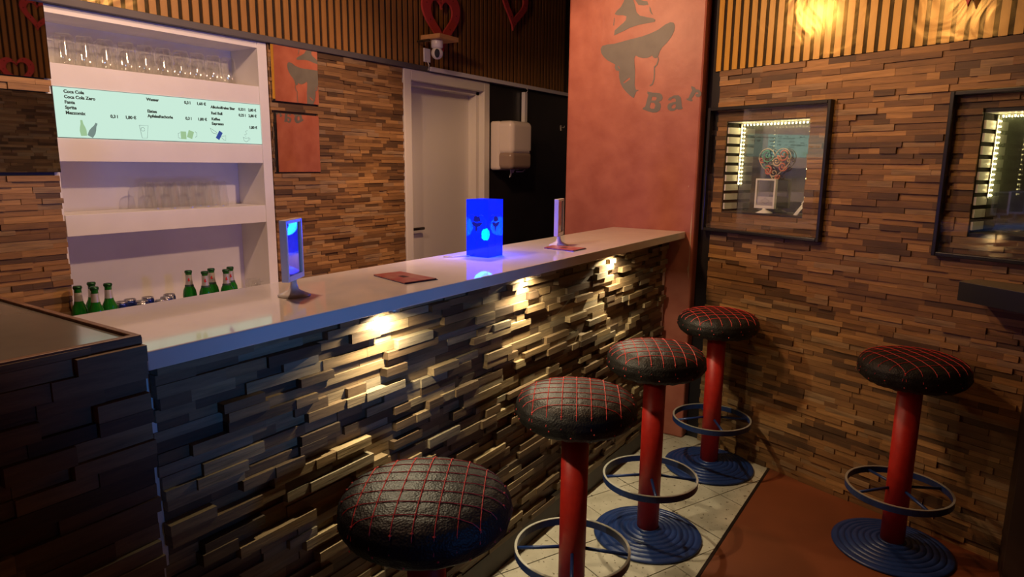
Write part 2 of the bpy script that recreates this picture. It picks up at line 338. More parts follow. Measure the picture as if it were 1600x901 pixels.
for i in range(-3, 16):
    for j in range(-1, 14):
        p0, q0 = 1.247 + (i - 4) * TS, 2.04 + (j - 6) * TS; g = 0.0022
        quad = [(p0 + g, q0 + g), (p0 + TS - g, q0 + g), (p0 + TS - g, q0 + TS - g), (p0 + g, q0 + TS - g)]
        wq = [(p * ca - q * sa, p * sa + q * ca) for p, q in quad]
        wq = clip(clip(clip(clip(wq, YT + 0.014, 1, True), 1.50, 1, False), 0.2, 0, True), 3.74, 0, False)
        if len(wq) < 3: continue
        cx = sum(p[0] for p in wq) / len(wq); cy = sum(p[1] for p in wq) / len(wq); dz = random.uniform(-.0008, .0008)
        prism('tile', [[(p[0] - cx, p[1] - cy) for p in wq]], lambda a, b, t: (a, b, -t), 0.02, m_tile, fl, (cx, cy, dz))
tag(box('ceiling', (-2.1, 5.7, -1.5, 3.4, TOPZ, TOPZ + .1), m_ceil), 'dark ceiling of the bar room', None, None, 'structure')

# back wall: local x = world x, z up, front at y = 3.0
YB = 3.0
wb = wall_root('wall_back', (0, YB, 0), 0, [(-2.0, 1.25, 0.004, 0.3, 0, 2.19), (-2, 5.6, 0.004, 0.3, 2.19, TOPZ), (2.272, 3.262, 0.004, 0.3, 0, 2.19), (1.25, 2.272, 0.24, 0.3, 0, 2.19), (1.25, 2.272, 0.004, .3, 2.175, 2.19), (1.25, 2.272, 0.004, .24, 0, .8), (3.262, 4.195, .2, .3, 0, 2.19), (4.195, 5.6, 0.004, 0.3, 0, 2.19)], m_black, 'back wall behind the bar with wood cladding and slats above')
MIR = [(2.284, 2.584, 1.888, 2.188), (2.277, 2.577, 1.527, 1.827), (0.968, 1.268, 1.886, 2.186), (0.966, 1.266, 1.53, 1.83)]
cladding(wb, 0.5, 1.268, 0.35, 2.19, [(a - .001, b + .02, c, d) for a, b, c, d in MIR[2:]], m_teak, (0.003, 0.014), jag=0.012, limit=120, seed=3, hrow=(0.018, 0.026), see=lambda u, v: v < 500)
cladding(wb, 2.272, 3.262, 0.35, 2.165, [MIR[0], MIR[1]], m_teak, (0.003, 0.013), limit=180, seed=4, hrow=(0.016, 0.025), lens=(0, 7), see=lambda u, v: v < 450)
slats(wb, 0.93, 5.36, 2.197, TOPZ, m_slatd)
box('black_panel', (4.195, 5.6, -0.004, 0.004, 0, 2.165), m_black, wb)
tr = boxes('trim_1', [(0.4, 5.45, YB - 0.03, YB + 0.006, 2.166, 2.197)], m_trim, None, 0.003); tag(tr, 'dark grey ledge strip under the slats of the back wall', None, None, 'structure')
# white cable duct along the ledge and its vertical branches
cdt = thing('cable_duct', 'white plastic cable duct running along the ledge above the door', 'cable duct', (3.49, YB - .03, 2.17))
box('duct_run', (0, 1.9, -0.016, 0, -0.002, 0.026), m_plastic, cdt, 0.002)
box('duct_drop', (1.145, 1.185, -0.012, 0.02, -0.29, -0.03), m_plastic, cdt, 0.002)
box('duct_riser', (-0.055, 0.005, -0.012, 0.0, 0.05, 0.135), m_plastic, cdt, 0.003)
tube('cable', [(-.03, -.014, .055), (-.02, -.02, .03), (-.03, -.016, .0), (-.01, -.014, .02), (0.0, -.01, .012)], 0.004, m_plastic, cdt)
tube('cable', [(1.16, -.018, .0), (1.17, -.024, -.02), (1.155, -.016, -.035)], 0.003, m_plastic, cdt)

# door
dr = bpy.data.objects.new('door_1', None); C.objects.link(dr); dr.location = (3.265, YB, 0); tag(dr, 'cream painted door with wide frame in the back wall', None, None, 'structure')
box('door_frame', (0, 0.068, -0.018, 0.10, 0, 2.165), m_door, dr, 0.004); box('door_frame', (0.857, 0.925, -0.018, 0.10, 0, 2.165), m_door, dr, 0.004); box('door_frame', (0.068, 0.857, -0.018, 0.10, 2.098, 2.165), m_door, dr, 0.004)
box('door_stop', (0.82, 0.857, 0.03, 0.14, 0, 2.098), m_door, dr, 0.003); box('door_stop', (0.068, 0.857, 0.03, 0.14, 2.07, 2.098), m_door, dr, 0.003)
leaf = box('door_leaf', (0.07, 0.857, 0.10, 0.145, 0, 2.09), m_door, dr, 0.002)
hd = tube('door_handle', [(0.145, 0.10, 1.14), (0.145, 0.065, 1.14), (0.155, 0.058, 1.14), (0.255, 0.056, 1.14)], 0.010, m_steel, dr, 8)
box('handle_plate', (0.125, 0.165, 0.092, 0.10, 1.10, 1.18), m_steel, dr, 0.003)

# right wall: local x runs from the pillar towards the viewer, local y into the wall
RW0 = Vector((3.671, 0.986, 0)); RWA = math.atan2(-0.937, -0.349)
N1 = (-0.10, 0.374, 1.340, 1.812); N2 = (1.095, 1.569, 1.325, 1.800)
def around(n, z0, z1, xa, xb): return [(xa, n[0], 0.0, .2, z0, z1), (n[0], n[1], 0.0, .2, z0, n[2]), (n[0], n[1], 0.0, .2, n[3], z1), (n[1], xb, 0.0, .2, z0, z1), (n[0], n[1], .13, .2, n[2], n[3])]
wr = wall_root('wall_right', RW0, RWA, [(-0.5, 2.7, 0.0, .2, 0, 1.2), (-0.5, 2.7, 0.0, .2, 1.9, TOPZ)] + around(N1, 1.2, 1.9, -.5, .8) + around(N2, 1.2, 1.9, .8, 2.7), m_black, 'right wall clad in uneven reclaimed wood with golden slats above')
cladding(wr, -0.165, 2.065, 0.0, 2.077, [N1, N2], m_teak, (0.003, 0.014), jag=0.008, limit=300, seed=5)
slats(wr, -0.19, 2.05, 2.079, TOPZ, m_slat)

# red pillar
pl = bmesh.new(); bm_box(pl, 3.68, 5.6, 1.219, 2.045, 0, TOPZ, 0.012); pil = from_bm('wall_pillar', pl, m_red); tag(pil, 'red plastered pillar with grey hat stencil at the bar end', None, None, 'structure')
XL = 3.6793
LG = dict(
brim=[[(1.833, 2.241), (1.822, 2.258), (1.791, 2.262), (1.746, 2.263), (1.694, 2.271), (1.642, 2.279), (1.583, 2.287), (1.533, 2.298), (1.484, 2.315), (1.445, 2.338), (1.417, 2.347), (1.399, 2.342), (1.391, 2.323), (1.394, 2.298), (1.409, 2.269), (1.431, 2.242), (1.455, 2.222), (1.47, 2.201), (1.479, 2.172), (1.493, 2.164), (1.506, 2.17), (1.515, 2.182), (1.527, 2.175), (1.543, 2.17), (1.569, 2.171), (1.595, 2.179), (1.612, 2.188), (1.62, 2.175), (1.617, 2.144), (1.612, 2.105), (1.611, 2.058), (1.611, 2.027), (1.603, 2.002), (1.584, 2.0), (1.599, 1.992), (1.606, 1.977), (1.612, 1.956), (1.632, 1.968), (1.659, 1.991), (1.683, 2.016), (1.7, 2.044), (1.709, 2.076), (1.711, 2.111), (1.718, 2.112), (1.731, 2.116), (1.739, 2.132), (1.736, 2.148), (1.76, 2.161), (1.787, 2.175), (1.811, 2.196), (1.827, 2.217)],
      [(1.645, 2.072), (1.640, 2.062), (1.675, 2.041), (1.683, 2.046)], [(1.722, 2.140), (1.712, 2.136), (1.704, 2.122), (1.710, 2.124)]],
crown=[[(1.75, 2.308), (1.747, 2.335), (1.719, 2.355), (1.694, 2.372), (1.68, 2.385), (1.678, 2.404), (1.7, 2.412), (1.731, 2.415), (1.751, 2.423), (1.74, 2.439), (1.715, 2.457), (1.699, 2.482), (1.691, 2.507), (1.686, 2.525), (1.662, 2.519), (1.643, 2.49), (1.629, 2.459), (1.619, 2.42), (1.597, 2.399), (1.554, 2.386), (1.52, 2.378), (1.505, 2.368), (1.509, 2.357), (1.544, 2.355), (1.603, 2.351), (1.653, 2.341), (1.696, 2.325)]],
crease=[[(1.63, 2.485), (1.614, 2.491), (1.584, 2.476), (1.557, 2.469), (1.549, 2.45), (1.578, 2.45), (1.608, 2.456)]],
side=[[(1.544, 2.442), (1.535, 2.43), (1.53, 2.411), (1.52, 2.395), (1.53, 2.401), (1.541, 2.419)]],
rim=[[(1.754, 2.404), (1.75, 2.404), (1.753, 2.362), (1.758, 2.363)]],
cheek=[[(1.485, 2.172), (1.474, 2.168), (1.474, 2.149), (1.481, 2.127), (1.494, 2.116), (1.492, 2.082), (1.493, 2.052), (1.501, 2.025), (1.519, 2.016), (1.522, 2.02), (1.507, 2.031), (1.5, 2.056), (1.499, 2.082), (1.501, 2.12), (1.488, 2.131), (1.481, 2.151), (1.481, 2.164)]],
letter_b=[[(1.533, 1.989), (1.5, 1.982), (1.462, 1.978), (1.445, 1.967), (1.44, 1.95), (1.446, 1.937), (1.462, 1.93), (1.451, 1.92), (1.448, 1.903), (1.453, 1.885), (1.471, 1.874), (1.495, 1.873), (1.525, 1.882), (1.557, 1.894), (1.554, 1.902), (1.542, 1.906), (1.528, 1.961), (1.525, 1.971), (1.532, 1.977)], [(1.503, 1.96), (1.482, 1.959), (1.475, 1.95), (1.481, 1.939), (1.506, 1.939)], [(1.509, 1.928), (1.489, 1.925), (1.481, 1.912), (1.487, 1.894), (1.506, 1.895), (1.515, 1.905)]],
letter_a=[[(1.41, 1.941), (1.401, 1.95), (1.375, 1.961), (1.351, 1.961), (1.336, 1.949), (1.331, 1.923), (1.328, 1.899), (1.321, 1.892), (1.327, 1.886), (1.347, 1.884), (1.355, 1.889), (1.371, 1.879), (1.391, 1.878), (1.407, 1.888), (1.411, 1.905), (1.404, 1.918), (1.381, 1.925), (1.364, 1.927), (1.364, 1.939), (1.374, 1.946), (1.387, 1.945), (1.392, 1.936), (1.405, 1.936)], [(1.363, 1.914), (1.376, 1.912), (1.387, 1.904), (1.385, 1.893), (1.371, 1.891), (1.363, 1.898)]],
letter_r=[[(1.281, 2.006), (1.262, 1.998), (1.256, 1.988), (1.238, 1.984), (1.225, 1.972), (1.223, 1.957), (1.232, 1.947), (1.246, 1.946), (1.256, 1.955), (1.251, 1.964), (1.239, 1.961), (1.241, 1.97), (1.255, 1.972), (1.263, 1.957), (1.276, 1.938), (1.268, 1.931), (1.276, 1.924), (1.302, 1.934), (1.305, 1.941), (1.294, 1.942), (1.275, 1.984), (1.281, 1.995)]])
LG['hat_top'] = [[(1.692, 2.53), (1.655, 2.56), (1.604, 2.575), (1.562, 2.55), (1.540, 2.498), (1.553, 2.475), (1.570, 2.52), (1.61, 2.54), (1.65, 2.535)]]
for nm, polys in LG.items():
    o = prism('stencil_' + nm, polys, lambda a, b, t: (XL - t, a, b), 0.0006, m_logo, pil)

m_scuff = mat('bare_plaster', (0.52, 0.34, 0.24), 0.7)
for pts in ([(1.236, 1.36), (1.241, 1.22), (1.237, 1.10), (1.240, 0.98), (1.233, 0.95), (1.234, 1.12), (1.233, 1.24)], [(1.238, 1.03), (1.246, 1.015), (1.242, 0.99), (1.236, 1.0)], [(1.262, 1.475), (1.268, 1.47), (1.264, 1.463)]):
    prism('paint_scuff', [pts], lambda a, b, t: (XL - t, a, b), 0.0005, m_scuff, pil)

# other walls, seen only in mirrors and in bounced light
wf = wall_root('wall_front', (0, -0.95, 0), PI, [(-5.6, 2.0, 0.004, .2, 0, TOPZ)], m_black, 'front wall opposite the bar, clad in wood with slats above')
cladding(wf, -2.96, 1.2, 0.4, 2.2, [], m_teak_bar, (0.003, 0.016), limit=0, seed=9)
slats(wf, -2.93, -0.6, 2.2, TOPZ, m_slatd, foil=True)
tag(box('wall_left', (-2.1, -2.0, -0.95, 3.3, 0, TOPZ), m_red), 'left wall of the bar room outside the view', None, None, 'structure')
tag(box('wall_end', (5.45, 5.6, 2.04, 3.0, 0, TOPZ), m_black), 'dark end wall of the service corridor behind the pillar', None, None, 'structure')

# ---------------------------------------------------------------- bar counter
BT = 1.219
bar = thing('bar_counter', 'long bar counter clad in staggered reclaimed wood blocks', 'bar counter', (0.69, 1.371, 0))
box('body', (-0.04, 2.987, 0.002, 0.32, 0.0, 1.178), m_white, bar)
bpy.context.view_layer.update()
cladding(bar, 0.012, 2.952, 0.10, 1.172, [], m_teak_bar, (0.0, 0.030), (1, 8), 300, 0.012, (0.022, 0.030), 21, deep=0.3)
box('plinth', (-0.03, 2.985, -0.004, 0.003, 0.0, 0.10), m_darkwood, bar)
wt = bmesh.new(); bm_box(wt, 0.652, 3.679, 1.267, 1.711, 1.180, BT, 0.004); wt = from_bm('bar_worktop', wt, m_top); tag(wt, 'long pale laminate worktop lying on the wood-clad bar', 'worktop')
for i, (x, lab) in enumerate(((1.36, 'under-counter spotlight nearest the raised dark counter'), (2.13, 'under-counter spotlight below the blue glowing lamp'), (2.90, 'under-counter spotlight nearest the red pillar'))):
    sp = thing('spotlight', lab, 'spotlight', (x, 1.303, 1.180), 0, 'spotlights under the bar worktop')
    lathe('housing', [(0.0, 0), (0.022, 0), (0.022, -0.012), (0.017, -0.014), (0.016, -0.010), (0.0, -0.010)], m_ringedge, sp, n=16)
    lathe('lens', [(0.0, -0.0105), (0.0155, -0.0105), (0.0, -0.012)], m_puck, sp, n=16)
    lamp('AREA', 'spot_light', (x, 1.303, 1.166), 4.4, (1.0, 0.84, 0.54), 0.026, (x, 1.312, 0.6), spread=2.7)

# raised counter in the left foreground
rc = thing('raised_counter', 'dark raised counter block in the left foreground beside the bar', 'counter', (0.645, 1.267, 0))
box('body', (-1.4, -0.006, 0.004, 0.80, 0.0, 1.236), m_darkwood, rc)
bpy.context.view_layer.update()
cladding(rc, -1.4, 0.0, 0.02, 1.252, [], m_teak_bar, (0.002, 0.022), (2, 8), 260, 0.006, (0.026, 0.036), 33)
box('top_panel', (-1.4, -0.016, 0.012, 0.80, 1.236, 1.250), m_boxtop, rc)
box('edge_strip', (-0.016, -0.002, 0.012, 0.80, 1.20, 1.256), m_edge, rc, 0.002)
box('edge_strip', (-1.4, -0.002, -0.004, 0.012, 1.228, 1.256), m_edge, rc, 0.002)

# ---------------------------------------------------------------- white shelf unit in the back wall
su = thing('wall_shelf', 'white built-in shelf unit with three thick shelves behind the bar', 'shelf', (1.25, YB, 0.0))
box('back_panel', (0, 1.02, 0.215, 0.235, 0.8, 2.17), m_white, su); box('side_panel', (0.965, 1.018, -0.004, 0.215, 0.8, 2.165), m_white, su, 0.002); box('side_panel', (0.0, 0.02, 0.006, 0.215, 0.8, 2.165), m_white, su)
box('top_panel', (0.02, 0.965, 0.0, 0.215, 2.135, 2.165), m_white, su)
box('shelf', (0.02, 0.965, 0.0, 0.215, 1.862, 1.95), m_white, su, 0.0015); box('shelf', (0.02, 0.965, 0.0, 0.215, 1.572, 1.665), m_white, su, 0.0015); box('shelf', (0.02, 0.965, 0.0, 0.215, 1.271, 1.358), m_white, su, 0.0015)
bc = thing('back_counter', 'low white back counter under the shelf unit holding the bottles', 'counter', (1.20, 2.62, 0))
box('worktop', (0, 1.06, 0, 0.362, 0.81, 0.845), m_white, bc, 0.003); box('bottom_panel', (0.02, 0.965, 0.0, 0.215, 0.815, 0.845), m_white, su); box('cabinet_body', (0.02, 1.04, 0.02, 0.35, 0, 0.81), m_white, bc, 0.002)

# backlit menu
mn = thing('menu_sign', 'backlit pale green drinks menu with prices between the white shelves', 'sign', (1.275, YB - 0.004, 1.667))
box('housing', (0, 0.936, 0.006, 0.19, 0, 0.193), m_white, mn); box('light_panel', (0, 0.936, 0, 0.0055, 0, 0.193), m_menu, mn)
def mt_(s, x, z, size=0.0175): text('lettering', s, size, (x, -0.001, z), m_ink, mn, bold=0.0007)
for i, s in enumerate(('Coca Cola', 'Coca Cola Zero', 'Fanta', 'Sprite', 'Mezzomix')): mt_(s, 0.035, 0.172 - i * 0.0205)
mt_('0,3 l', 0.205, 0.086); mt_('1,80 €', 0.265, 0.086)
mt_('Wasser', 0.362, 0.168); mt_('0,3 l', 0.535, 0.168); mt_('1,60 €', 0.595, 0.168)
mt_('Eistee', 0.362, 0.118); mt_('Apfelsaftschorle', 0.362, 0.098); mt_('0,3 l', 0.535, 0.098); mt_('1,80 €', 0.595, 0.098)
for s, z, a, b in (('Alkoholfreies Bier', 0.158, '0,33 l', '2,80 €'), ('Red Bull', 0.130, '0,25 l', '2,80 €'), ('Kaffee', 0.103, '', ''), ('Espresso', 0.082, '', '1,80 €')):
    mt_(s, 0.665, z); z2 = z if b != '1,80 €' else z - 0.008
    if a: mt_(a, 0.812, z2)
    if b: mt_(b, 0.867, z2)
m_pl = emit('lemon_print', (0.42, 0.66, 0.36), 0.8); m_pg = emit('grey_print', (0.26, 0.36, 0.32), 0.7); m_pb = emit('blue_print', (0.05, 0.09, 0.36), 0.8)
def shape(name, pts, mt, ang=0, cx=0, cz=0):
    c, s = math.cos(ang), math.sin(ang); q = [(cx + a * c - b * s, cz + a * s + b * c) for a, b in pts]
    prism(name, [q], lambda a, b, t: (a, -0.0004 - t, b), 0.0006, mt, mn)
BOT = [(-.011, 0), (.011, 0), (.013, .02), (.010, .034), (.005, .048), (.004, .062), (-.004, .062), (-.005, .048), (-.010, .034), (-.013, .02)]
shape('bottle_print', BOT, m_pl, 0.08, 0.095, 0.008); shape('bottle_print', BOT, m_pg, -0.5, 0.118, 0.006)
def stroke(name, pts, mt=None, r=0.0009): tube(name, [(a, -0.0006, b) for a, b in pts], r, mt or m_pg, mn, 4)
stroke('glass_print', [(0.322, 0.062), (0.330, 0.008), (0.352, 0.008), (0.360, 0.062), (0.322, 0.062)]); stroke('glass_print', [(0.336 + .008 * math.cos(t * .6), 0.045 + .008 * math.sin(t * .6)) for t in range(11)])
shape('beer_print', [(-.013, 0), (.013, 0), (.013, .034), (-.013, .034)], m_pl, 0, 0.520, 0.010); shape('beer_print', [(-.013, 0), (.013, 0), (.013, .034), (-.013, .034)], m_pl, -0.35, 0.548, 0.016)
stroke('mug_print', [(0.505, .012), (0.495, .016), (0.495, .034), (0.505, .038)]); stroke('mug_print', [(0.577, .020), (0.585, .026), (0.586, .040), (0.578, .046)])
shape('can_print', [(-.010, -.02), (.010, -.02), (.010, .02), (-.010, .02)], m_pb, -0.55, 0.700, 0.034)
stroke('wing_print', [(0.690, .046), (0.655, .066), (0.662, .050), (0.670, .042), (0.688, .040)]); stroke('wing_print', [(0.712, .030), (0.735, .034), (0.733, .010), (0.722, .014), (0.712, .024)])
stroke('cup_print', [(0.830, .030), (0.834, .014), (0.846, .008), (0.858, .014), (0.862, .030), (0.846, .025), (0.830, .030)]); stroke('cup_print', [(0.846, .034), (0.838, .042), (0.852, .048), (0.844, .058), (0.856, .064)]); stroke('cup_print', [(.862, .028), (.870, .024), (.862, .016)])

# glasses, upside down
def tumbler_mesh(h=0.125, r0=0.0385, r1=0.031):
    prof = [(r0, 0.0), (r0 * 1.005, h * .30), (r0 * .955, h * .34), (r1 * 1.03, h * .93), (r1 * .90, h), (0.002, h)]
    v, f = lathe_data(prof, 20, lambda i, a: 1 + (0.018 * math.cos(10 * a) if 2 <= i <= 3 else 0)); me = bpy.data.meshes.new('tumbler'); me.from_pydata(v, [], [q for q in f if len(q) == 4]); me.materials.append(m_tumbler)
    for p in me.polygons: p.use_smooth = True
    return me
TM = tumbler_mesh()
ORD = ['first', 'second', 'third', 'fourth', 'fifth', 'sixth', 'seventh', 'eighth', 'ninth', 'tenth']
for row, (y, dx) in enumerate(((3.07, 0), (3.158, 0.02))):
    for i in range(10):
        o = link('drinking_glass', TM, None, None, (1.359 + i * 0.0822 + dx + random.uniform(-.003, .003), y, 1.95), (0, 0, random.uniform(0, 1)))
        tag(o, 'upturned clear drinking glass on the top shelf, %s row, %s from the left' % ('front' if not row else 'rear', ORD[i]), 'glass', 'upturned glasses on the top shelf')
for row, (y, dx) in enumerate(((3.07, 0), (3.155, 0.015))):
    for i in range(5):
        o = link('drinking_glass', TM, None, None, (1.671 + i * 0.0838 + dx + random.uniform(-.003, .003), y, 1.358), (0, 0, random.uniform(0, 1)))
        tag(o, 'upturned clear drinking glass on the lowest shelf, %s row, %s from the left' % ('front' if not row else 'rear', ORD[i]), 'glass', 'upturned glasses on the lowest shelf')

# beer bottles and cans on the back counter
def bottle(silver):
    t = thing('beer_bottle', '', 'bottle')
    lathe('bottle_glass', [(0, 0.0), (0.028, 0.0), (0.0305, 0.006), (0.0305, 0.118), (0.027, 0.140), (0.018, 0.160), (0.0142, 0.180), (0.0132, 0.215), (0.0148, 0.218), (0.0148, 0.224), (0, 0.224)], m_green, t, n=20)
    lathe('cap', [(0.0162, 0.221), (0.0168, 0.226), (0.0148, 0.2315), (0, 0.232)], m_cap, t, n=20, wob=lambda i, a: 1 + .04 * math.cos(16 * a) if i == 0 else 1)
    if silver:
        nl = lathe('neck_foil', [(0.0172, 0.166), (0.0150, 0.182), (0.0142, 0.212)], m_foilneck, t, n=20, closed=False)
        lathe('neck_band', [(0.0200, 0.158), (0.0178, 0.165)], m_ink, t, n=20, closed=False)
        a = math.atan2(-2.9, -1.8)
        for k in (0.0,):
            c, s = math.cos(a), math.sin(a)
            p = [(-.005, .187), (-.002, .197), (.004, .198), (.002, .192), (.006, .186), (0.0, .181), (-.003, .184)]
            prism('neck_emblem', [p], lambda u, z, t_: ((0.0160 + t_) * c - u * s, (0.0160 + t_) * s + u * c, z), 0.0008, m_print, nl)
    else: lathe('neck_foil', [(0.0165, 0.170), (0.0150, 0.182), (0.0140, 0.205)], m_foilneck, t, n=20, closed=False)
    lathe('label_band', [(0.0309, 0.035), (0.0309, 0.105)], m_foilneck if silver else m_ink, t, n=20, closed=False)
    return t
BPOS = [((1.262, 2.945), 0, 'green beer bottle on the back counter, leftmost of all the bottles'), ((1.338, 2.995), 0, 'green beer bottle at the back of the left bottle group'), ((1.292, 2.872), 0, 'green beer bottle in front of another in the left bottle group'), ((1.365, 2.915), 0, 'green beer bottle at the right end of the left bottle group'),
        ((1.751, 2.969), 1, 'green beer bottle with silver neck, leftmost of the right bottle group'), ((1.782, 2.888), 1, 'green beer bottle with silver neck, second of the right bottle group'), ((1.851, 2.945), 1, 'green beer bottle with silver neck, middle of the right bottle group'), ((1.874, 2.862), 1, 'green beer bottle with silver neck, fourth of the right bottle group'), ((1.934, 2.918), 1, 'green beer bottle with silver neck, rightmost of all the bottles')]
P0_, P1_ = bottle(0), bottle(1); used = {0: 0, 1: 0}
for (x, y), k, lab in BPOS:
    src = (P0_, P1_)[k]; o = src if not used[k] else copy_tree(src); used[k] = 1; o.location = (x, y, 0.845); tag(o, lab, 'bottle', 'beer bottles on the back counter')
def can():
    t = thing('drink_can', '', 'can')
    b = lathe('can_body', [(0, 0), (0.022, 0), (0.0265, 0.006), (0.0265, 0.118), (0.0245, 0.126)], m_canblue, t, n=18)
    b.data.materials.append(m_cansil)
    for p in b.data.polygons:
        if len(p.vertices) == 4:
            c = p.center; q = int((math.atan2(c.y, c.x) + PI) / (PI / 2)) + (1 if c.z > .06 else 0)
            if q % 2: p.material_index = 1
    lathe('can_lid', [(0.0245, 0.126), (0.0235, 0.132), (0.0215, 0.132), (0.0205, 0.128), (0, 0.128)], m_cansil, t, n=18)
    return t
CP = [((1.447, 2.985), 'blue and silver can standing closest to the left bottle group'), ((1.496, 3.010), 'blue and silver can, second from the left bottle group'), ((1.508, 2.935), 'blue and silver can at the front of the middle pair'), ((1.566, 2.995), 'blue and silver can at the back of the middle pair'), ((1.568, 2.890), 'blue and silver can in front of the right trio of cans'), ((1.617, 2.935), 'blue and silver can in the middle of the right trio'), ((1.660, 2.985), 'blue and silver can nearest the silver-necked bottles')]
c0 = can()
for i, ((x, y), lab) in enumerate(CP):
    o = c0 if i == 0 else copy_tree(c0); o.location = (x, y, 0.845); o.rotation_euler.z = random.uniform(0, 6); tag(o, lab, 'can', 'drink cans on the back counter')
mg = thing('glass_mug', 'small clear glass mug with handle at the right end of the back counter', 'mug', (2.165, 3.07, 0.845))
lathe('mug_body', [(0.03, 0.0), (0.034, 0.01), (0.036, 0.125), (0.033, 0.125), (0.031, 0.012), (0, 0.01)], m_tumbler, mg, n=20)
tube('mug_handle', [(0.033, -.01, 0.105), (0.055, -.018, 0.108), (0.066, -.02, 0.09), (0.064, -.02, 0.05), (0.034, -.01, 0.03)], 0.004, m_tumbler, mg)

# ---------------------------------------------------------------- mirrors
MLAB = ['square mirror tile right of the shelves, reflecting the stencilled hat', 'square mirror tile right of the shelves, reflecting plain red plaster', 'upper square mirror tile left of the shelves, reflecting dark slats and hearts', 'lower square mirror tile left of the shelves, reflecting wood cladding']
for i, (a, b, c, d) in enumerate(MIR):
    t = thing('mirror_tile', MLAB[i], 'mirror', ((a + b) / 2, YB - 0.012, (c + d) / 2), 0, 'square mirror tiles on the back wall')
    box('mirror_glass', (-.15, .15, -.002, .002, -.15, .15), m_mirror, t); box('backing', (-.149, .149, .002, .016, -.149, .149), m_darkwood, t)
    t.rotation_euler = ((math.radians(.22), 0, math.radians(.27)), (math.radians(.22), 0, math.radians(.27)), (0, 0, 0), (0, 0, 0))[i]

# ---------------------------------------------------------------- items on the bar
def holder(label, loc, rz, w=0.108, h=0.165, z0=0.045, clear=False):
    t = thing('menu_holder', label, 'menu holder', loc, rz)
    lathe('base', [(0, 0.0), (0.043, 0.0), (0.044, 0.003), (0.030, 0.009), (0.014, 0.018), (0.009, 0.032), (0.008, z0 + .004), (0, z0 + .004)], m_plastic, t, n=28)
    fr = bmesh.new(); b = 0.010; dp = 0.010
    for q in ((-w / 2, -w / 2 + b, -dp, dp, z0, z0 + h), (w / 2 - b, w / 2, -dp, dp, z0, z0 + h), (-w / 2 + b, w / 2 - b, -dp, dp, z0, z0 + b * 1.6), (-w / 2 + b, w / 2 - b, -dp, dp, z0 + h - b, z0 + h)): bm_box(fr, *q, bev=0.0018)
    from_bm('frame', fr, m_plastic, t)
    if clear:
        box('paper_slip', (-w / 2 + b, w / 2 - b, -.0015, .0015, z0 + b * 1.6, z0 + h * .40), m_white, t)
        cz = z0 + h * .25; tube('printed_diamond', [(-.026, -.002, cz), (0, -.002, cz + .016), (.026, -.002, cz), (0, -.002, cz - .016)], 0.0009, m_ink, t, 4, True)
    else: box('card', (-w / 2 + b, w / 2 - b, -.0015, .0015, z0 + b * 1.6, z0 + h - b), m_card, t)
    box('cover_sheet', (-w / 2 + b, w / 2 - b, -.0046, -.0040, z0 + b * 1.6, z0 + h - b), m_cover, t)
    return t
m_card = noise_color(mat('printed_card', rough=0.5), (0.22, 0.20, 0.22), (0.40, 0.36, 0.38), 60)
m_cover = pane_mat('glossy_cover_sheet', (0.9, 0.9, 0.92), 0.16, 0.02)
h1 = holder('white table menu holder shining blue near the left end of the bar', (1.18, 1.495, BT), math.atan2(0.48, 0.877))
h2 = holder('white table menu holder standing near the red pillar', (2.66, 1.505, BT), 0.0); h2.rotation_euler.z = math.radians(16)
ld = thing('blue_lamp', 'glowing blue square acrylic table lamp with etched hats', 'lamp', (2.168, 1.565, BT), math.radians(1))
A = 0.051; H_ = 0.224
bmq = bmesh.new()
for k in range(4):
    r = Matrix.Rotation(k * PI / 2, 4, 'Z'); q = bmesh.ops.create_cube(bmq, size=1.0)['verts']
    for v in q: v.co = r @ Vector((v.co.x * (2 * A - .0005), -A + v.co.y * 0.003, H_ / 2 + v.co.z * H_))
from_bm('acrylic_panel', bmq, m_blue, ld); box('lamp_lid', (-A, A, -A, A, H_ - .004, H_), m_blue, ld); box('lamp_floor', (-A + .004, A - .004, -A + .004, A - .004, 0.001, .006), m_blue, ld)
HAT = [(-.026, .0), (-.018, -.012), (-.008, -.016), (-.008, -.028), (-.003, -.038), (.002, -.026), (.003, -.016), (.014, -.014), (.022, -.006), (.027, .002), (.015, .001), (0, -.002), (-.014, .002)]
CRW = [(-.016, .006), (-.014, .022), (-.004, .027), (.004, .022), (.012, .026), (.017, .007), (0, .003)]
for k, cx in ((0, 0.0), (1, -0.0), (3, 0.0)):
    r = Matrix.Rotation(k * PI / 2, 4, 'Z')
    for P in (HAT, CRW): prism('etched_hat', [P], lambda a, b, t: tuple(r @ Vector((a + cx, -A - .002 - t, b + .135))), 0.0006, m_blueline, ld)
    hp = [(0.044 * math.sin(t) ** 3, 0.105 + .056 * (13 * math.cos(t) - 5 * math.cos(2 * t) - 2 * math.cos(3 * t) - math.cos(4 * t)) / 14 * 1.05) for t in [i * 2 * PI / 28 for i in range(28)]]
    tube('etched_heart', [tuple(r @ Vector((a, -A - .0022, b + .012))) for a, b in hp], 0.0006, m_blueline, ld, 4, True)
lc = bmesh.new(); bmesh.ops.create_icosphere(lc, subdivisions=2, radius=1)
for v in lc.verts: f_ = 1 + .18 * math.sin(5 * v.co.x + 2) * math.cos(4 * v.co.z); v.co = Vector((v.co.x * .017 * f_, v.co.y * .017 * f_, .088 + v.co.z * .024 * f_))
from_bm('led_candle', lc, m_cyan, ld, (-.026, -.022, 0), smooth=True)
lamp('POINT', 'blue_lamp_glow', (2.168, 1.565, BT + .11), 32, (0.02, 0.05, 1.0), 0.045)
tube('lamp_cable', [(-.06, .03, .003), (-.09, .05, .004), (-.12, .06, .004), (-.15, .09, .004)], 0.0025, m_plastic, ld)
m_fly = noise_color(mat('red_flyer_print', rough=0.3), (0.42, 0.06, 0.07), (0.52, 0.26, 0.20), 26, detail=6, lo=.35, hi=.68)
